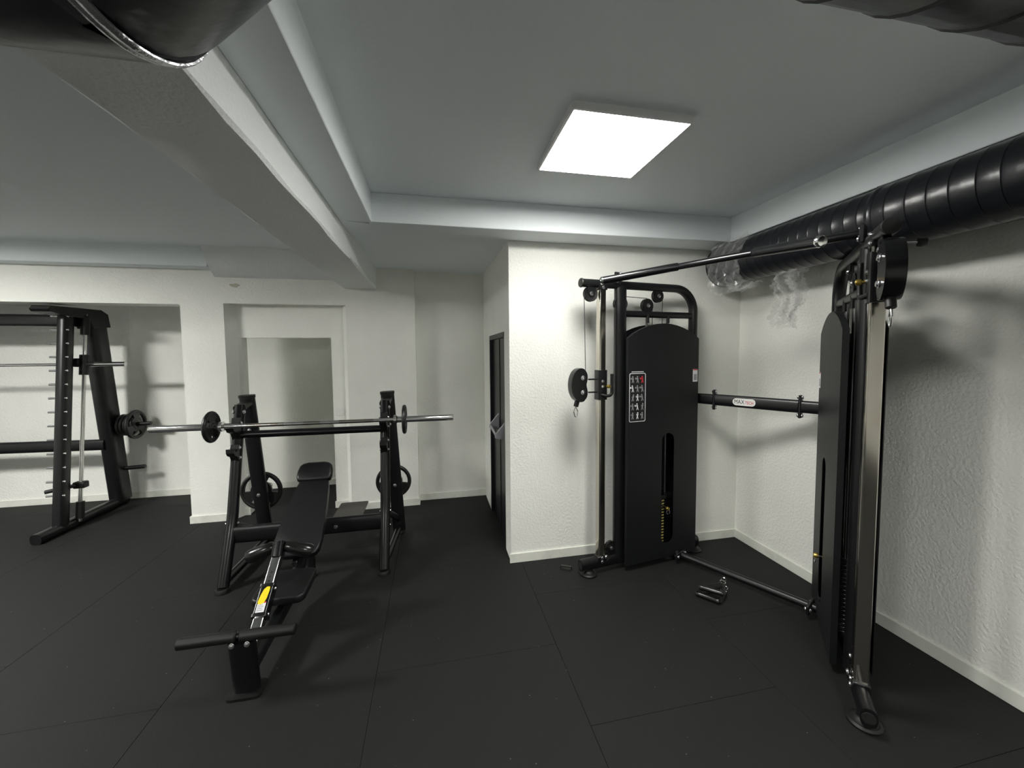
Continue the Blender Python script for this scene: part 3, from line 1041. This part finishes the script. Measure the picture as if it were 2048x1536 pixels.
bpts = [(-.135, 0), (-.105, -.014), (.105, -.014), (.135, 0), (.152, .03), (.156, .10), (.15, .22), (.137, .40), (.122, .54), (.112, .61), (.095, .628), (-.095, .628), (-.112, .61), (-.122, .54), (-.137, .40), (-.15, .22), (-.156, .10), (-.152, .03)]
MB().pad(bpts, .055, incl((-.968, 2.93, .335), math.radians(35)), .014).build('back_pad', VINYL, bn)
hpts = [(-.10, 0), (.10, 0), (.124, .012), (.134, .04), (.133, .09), (.122, .135), (.10, .155), (.06, .165), (-.06, .165), (-.10, .155), (-.122, .135), (-.133, .09), (-.134, .04), (-.124, .012)]
MB().pad(hpts, .065, incl((-.972, 3.44, .70), math.radians(48)), .02).build('head_pad', VINYL, bn)
MB().sweep([Bp(-.97, 2.92, .29), Bp(-.97, 3.40, .63), Bp(-.97, 3.54, .78)], .035, .02, up=(1, 0, 0), n=14, ex=4).build('pad_rail', STEEL, bn)
# main keel and rear foot
MB().sweep([Bp(-.98, 2.19, .11), Bp(-.98, 2.85, .13), Bp(-.98, 3.36, .37)], .035, .045, n=18, ex=3).build('keel_beam', STEEL, bn)
MB().sweep([Bp(-.98, 3.28, .33), Bp(-.98, 3.30, .012)], .03, n=16).build('keel_leg', STEEL, bn)
MB().lathe([(0, 0), (.045, 0), (.045, .012), (.03, .02), (0, .02)], Bp(-.98, 3.30, 0), (0, 0, 1), 18).build('rubber_foot', RUBBER, bn)
# rack side frames
for sg, xf0, xf1, xr0, xr1 in ((-1, -1.565, -1.56, -1.535, -1.59), (1, -.42, -.425, -.36, -.425)):
    ft = [Bp(xf0, 3.215, .03), Bp(xf0, 3.40, .47), Bp(xf1, 3.60, 1.345)]
    MB().sweep(fillet(ft, .8, 6), .034, .040, up=(1, 0, 0), n=20).build('front_upright', SATIN, bn)
    MB().lathe([(0, 0), (.05, 0), (.05, .014), (.042, .03), (0, .03)], Bp(xf0, 3.205, 0), (0, 0, 1), 18).build('rubber_foot', RUBBER, bn)
    rt, rb_ = Bp(xr1, 3.80, 1.385), Bp(xr0, 3.93, .03)
    MB().sweep([rb_, rt], .060, .030, up=(0, 1, 0), n=22, ex=3).build('rear_post', STEEL, bn)
    MB().sweep([rt, rt + (rt - rb_).normalized() * .022], .064, .034, up=(0, 1, 0), n=22, ex=3).build('post_cap', RUBBER, bn)
    MB().lathe([(0, 0), (.05, 0), (.05, .014), (.03, .03), (0, .03)], Bp(xr0, 3.93, 0), (0, 0, 1), 18).build('rubber_foot', RUBBER, bn)
    MB().sweep([Bp(xf0, 3.22, .06), Bp(xr0, 3.92, .06)], .028, .035, n=18).build('floor_tube', SATIN, bn)
    MB().sweep([Bp(xf1, 3.585, 1.32), Bp((xf1 + xr1) / 2, 3.70, 1.335), Bp(xr1, 3.80, 1.34)], .045, .02, n=16, ex=4).build('top_link', STEEL, bn)
    MB().sweep([Bp(xf0, 3.42, .42), Bp(xr0, 3.90, .16)], .016, .028, n=14, ex=3).build('side_brace', STEEL, bn)
    # bar hooks
    for zz, dy, nm in ((1.175, 0, 'bar_hook'), (.985, -.02, 'safety_hook')):
        yc = 3.385 + (.14 if False else 0)
        yy = 3.40 + (zz - .47) * (.20 / .875)
        o_ = Bp(xf1 + sg * 0.0, yy - .03, zz)
        hkp = [(.02, -.09), (.02, .075), (-.015, .075), (-.028, .035), (-.06, .012), (-.095, .012), (-.115, .05), (-.128, .05), (-.128, .01), (-.105, -.022), (-.05, -.045), (-.02, -.10)]
        if nm == 'safety_hook':
            hkp = [(u * .7, v * .75) for u, v in hkp]
        hk_ = MB().prism(hkp, [], lambda u, v, w_, o_=o_: o_ + V(w_, u, v), -.028, .028).build(nm, RUBBER, bn, angle=25)
        for vv in (-.06, .04):
            for q in (-1, 1):
                bolt(o_ + V(q * .028, .0, vv * .8), (q, 0, 0), hk_, .011, .012)
    for zz in (.33, .44):
        yy = 3.40 + (zz - .47) * .3
        for q in (-1, 1):
            bolt(Bp(xf0 + q * .034, yy, zz), (q, -.2, 0), bn, .012, .014)
    yy = 3.575
    for q in (-1, 1):
        bolt(Bp(xf1 + q * .034, yy, 1.29), (q, -.2, 0), bn, .012, .014)
    bolt(Bp(xr0 * .62 + xr1 * .38, 3.85, .50), (0, -1, 0), bn, .013, .012)
    bolt(Bp(xr0 * .2 + xr1 * .8, 3.79, 1.10), (0, -1, 0), bn, .013, .012)
    # storage horn behind the post
    MB().cyl(Bp(xr0 * .62 + xr1 * .38, 3.89, .505), Bp(xr0 * .62 + xr1 * .38, 4.10, .515), .024, 18, .003).build('storage_horn', CHROME, bn)
MB().sweep([Bp(-1.54, 3.37, .358), Bp(-.445, 3.37, .365)], .030, .066, n=20, ex=3.2).build('lower_crossbeam', STEEL, bn)
MB().sweep([Bp(-1.53, 3.53, 1.112), Bp(-.455, 3.53, 1.112)], .030, n=20).build('upper_crossbar', SATIN, bn)
for xx in (-.80, -1.15):
    bolt(Bp(xx, 3.34, .36), (0, -1, 0), bn, .013, .012)
# spotter step behind
MB().sweep([Bp(-.835, 3.40, .33), Bp(-.835, 3.80, .16)], .024, n=14).build('step_strut', STEEL, bn)
MB().prism(rrect(-.135, .135, 0, .40, .02, 3), [], lambda u, v, w_: Bp(-.835 + u, 3.915 + v, .20 + w_), -.004, .004).build('spotter_step', STEPM, bn)
MB().sweep([Bp(-.835, 3.78, .165), Bp(-.835, 4.22, .172)], .022, n=14).build('step_strut', STEEL, bn)
MB().sweep([Bp(-.835, 4.20, .172), Bp(-.835, 4.21, 0)], .022, n=14).build('step_leg', STEEL, bn)

# barbell and plates
YB_, ZB_ = 3.33, 1.216
bb = thing('barbell', 'long chrome barbell resting on the bench rack hooks', 'barbell', (-.945, YB_, ZB_))
MB().cyl((-.66, 0, 0), (.66, 0, 0), .0145, 18).build('shaft', CHROME, bb)
for x0, x1 in ((-.46, -.20), (-.06, .06), (.20, .46)):
    MB().cyl((x0, 0, 0), (x1, 0, 0), .0152, 18).build('knurled_grip', BRUSHED, bb)
for sg in (-1, 1):
    MB().lathe([(0, 0), (.038, 0), (.038, .022), (.03, .026), (.0255, .03), (.0255, .475), (.022, .48), (0, .48)], (sg * .618, 0, 0), (sg, 0, 0), 24).build('sleeve', CHROME, bb)
weight_plate((-1.642, YB_, ZB_), 'X', .118, .030, 'small black plate on the left sleeve of the barbell', 'plates on the barbell', rot=-PI / 2, spokes=(.46, .72, .30))
weight_plate((-.243, YB_, ZB_), 'X', .118, .030, 'small black plate on the right sleeve of the barbell', 'plates on the barbell', rot=-PI / 2, spokes=(.46, .72, .30))
weight_plate((-1.572, 3.955, .508), 'Y', .176, .034, 'black three-hole plate stored behind the left post of the bench', 'plates stored on the bench', rot=.45)
weight_plate((-.405, 3.955, .508), 'Y', .166, .034, 'black three-hole plate stored behind the right post of the bench', 'plates stored on the bench', rot=.45)

# ------------------------------------------------------------------ smith machine
XS = -3.66
sm = thing('smith_machine', 'tall black smith machine with slanted chrome rails in the left opening', 'gym machine', (XS, 4.9, 0))
XL2 = -1.55            # left side frame, relative


def Sp(x, y, z):
    return V(x, y - 4.9, z)


for sx, sg in ((0, 1), (XL2, -1)):
    MB().sweep([Sp(sx, 4.40, .05), Sp(sx, 5.50, .05)], .045, .05, n=18, ex=3).build('base_tube', STEEL, sm)
    po = MB().sweep([Sp(sx, 4.655, .06), Sp(sx, 4.885, 2.19)], .045, .062, up=(0, 1, 0), n=20, ex=3).build('front_post', STEEL, sm)
    for kk in range(14):
        z = .38 + kk * .137
        y = 4.655 + (z - .06) * .23 / 2.13 - .035
        MB().cyl(Sp(sx - .10, y, z), Sp(sx + .052, y, z), .010, 12, .002).build('catch_peg', ZINC, po)
    le = MB().sweep([Sp(sx + .0, 5.43, .06), Sp(sx + .0, 5.215, 2.10)], .075, .105, up=(0, 1, 0), n=22, ex=3.2).build('rear_leg', STEEL, sm)
    MB().prism([(4.62, 2.185), (4.60, 2.21), (4.63, 2.245), (5.22, 2.262), (5.31, 2.22), (5.335, 2.08), (5.11, 2.05), (5.06, 2.15), (4.80, 2.165)], [], lambda u, v, w_: Sp(sx + w_, u, v), -.075, .075).build('top_bracket', STEEL, sm, angle=30)
    p0, p1 = Sp(sx + .06, 4.79, .06), Sp(sx + .06, 5.035, 2.2)
    ru = (p1 - p0).normalized()
    MB().sweep([p0, p1], .0165, n=18).build('guide_rail', CHROME, sm)
    MB().sweep([p0 + ru * .03, p0 + ru * .2], .034, n=18).build('rail_bumper', RUBBER, sm)
    MB().sweep([p1 - ru * .22, p1 - ru * .02], .036, n=18).build('rail_bumper', RUBBER, sm)
    cz = p0 + ru * (1.67 - .06) / ru.z
    ca = MB().sweep([cz - ru * .11, cz + ru * .10], .038, n=18).build('bar_carriage', RUBBER, sm)
    MB().box(cz + V(-.035, -.03, .02), (.06, .07, .09), bev=.012).build('catch_hook', RUBBER, ca)
    sf = p0 + ru * .37 / ru.z
    MB().box(sf, (.10, .075, .065), bev=.008).build('safety_stop', RUBBER, sm)
    MB().sweep([sf + V(-.03, -.02, 0), sf + V(-.10, -.10, -.005), sf + V(-.20, -.13, -.02)], .022, .018, n=12, ex=3).build('stop_lever', RUBBER, sm)
    for yy, zz, L in ((5.37, .955, .33), (5.41, .435, .22), (5.30, 1.45, .0)):
        if L:
            MB().cyl(Sp(sx + sg * .06, yy, zz), Sp(sx + sg * (.06 + L), yy, zz + .01), .024, 16, .004).build('storage_horn', STEEL, sm)
MB().sweep([Sp(XL2 + .02, 5.26, .775), Sp(.0, 5.26, .755)], .035, .062, n=18, ex=3).build('rear_crossbeam', STEEL, sm)
MB().sweep([Sp(XL2 + .02, 4.98, 2.135), Sp(.02, 4.98, 2.125)], .04, .062, n=18, ex=3).build('top_crossbeam', STEEL, sm)
yb_ = 4.79 + (1.67 - .06) * .245 / 2.14
br = MB().cyl(Sp(XL2 - .42, yb_, 1.67), Sp(.42, yb_, 1.67), .0145, 16).build('smith_bar', CHROME, sm)
MB().cyl(Sp(.09, yb_, 1.67), Sp(.43, yb_, 1.67), .0245, 18, .003).build('bar_sleeve', CHROME, br)
MB().cyl(Sp(XL2 - .43, yb_, 1.67), Sp(XL2 - .09, yb_, 1.67), .0245, 18, .003).build('bar_sleeve', CHROME, br)
for kk in range(3):
    weight_plate((XS + .115 + kk * .036, 5.37, .955), 'X', .125, .03, ['small black plate on the smith machine horn, nearest its leg', 'small black plate on the smith machine horn, middle one', 'small black plate on the smith machine horn, behind the big plate'][kk], 'plates on the smith machine horn', rot=.5)
weight_plate((XS + .235, 5.37, .957), 'X', .168, .036, 'larger black plate at the outer end of the smith machine horn', 'plates on the smith machine horn', rot=.5)
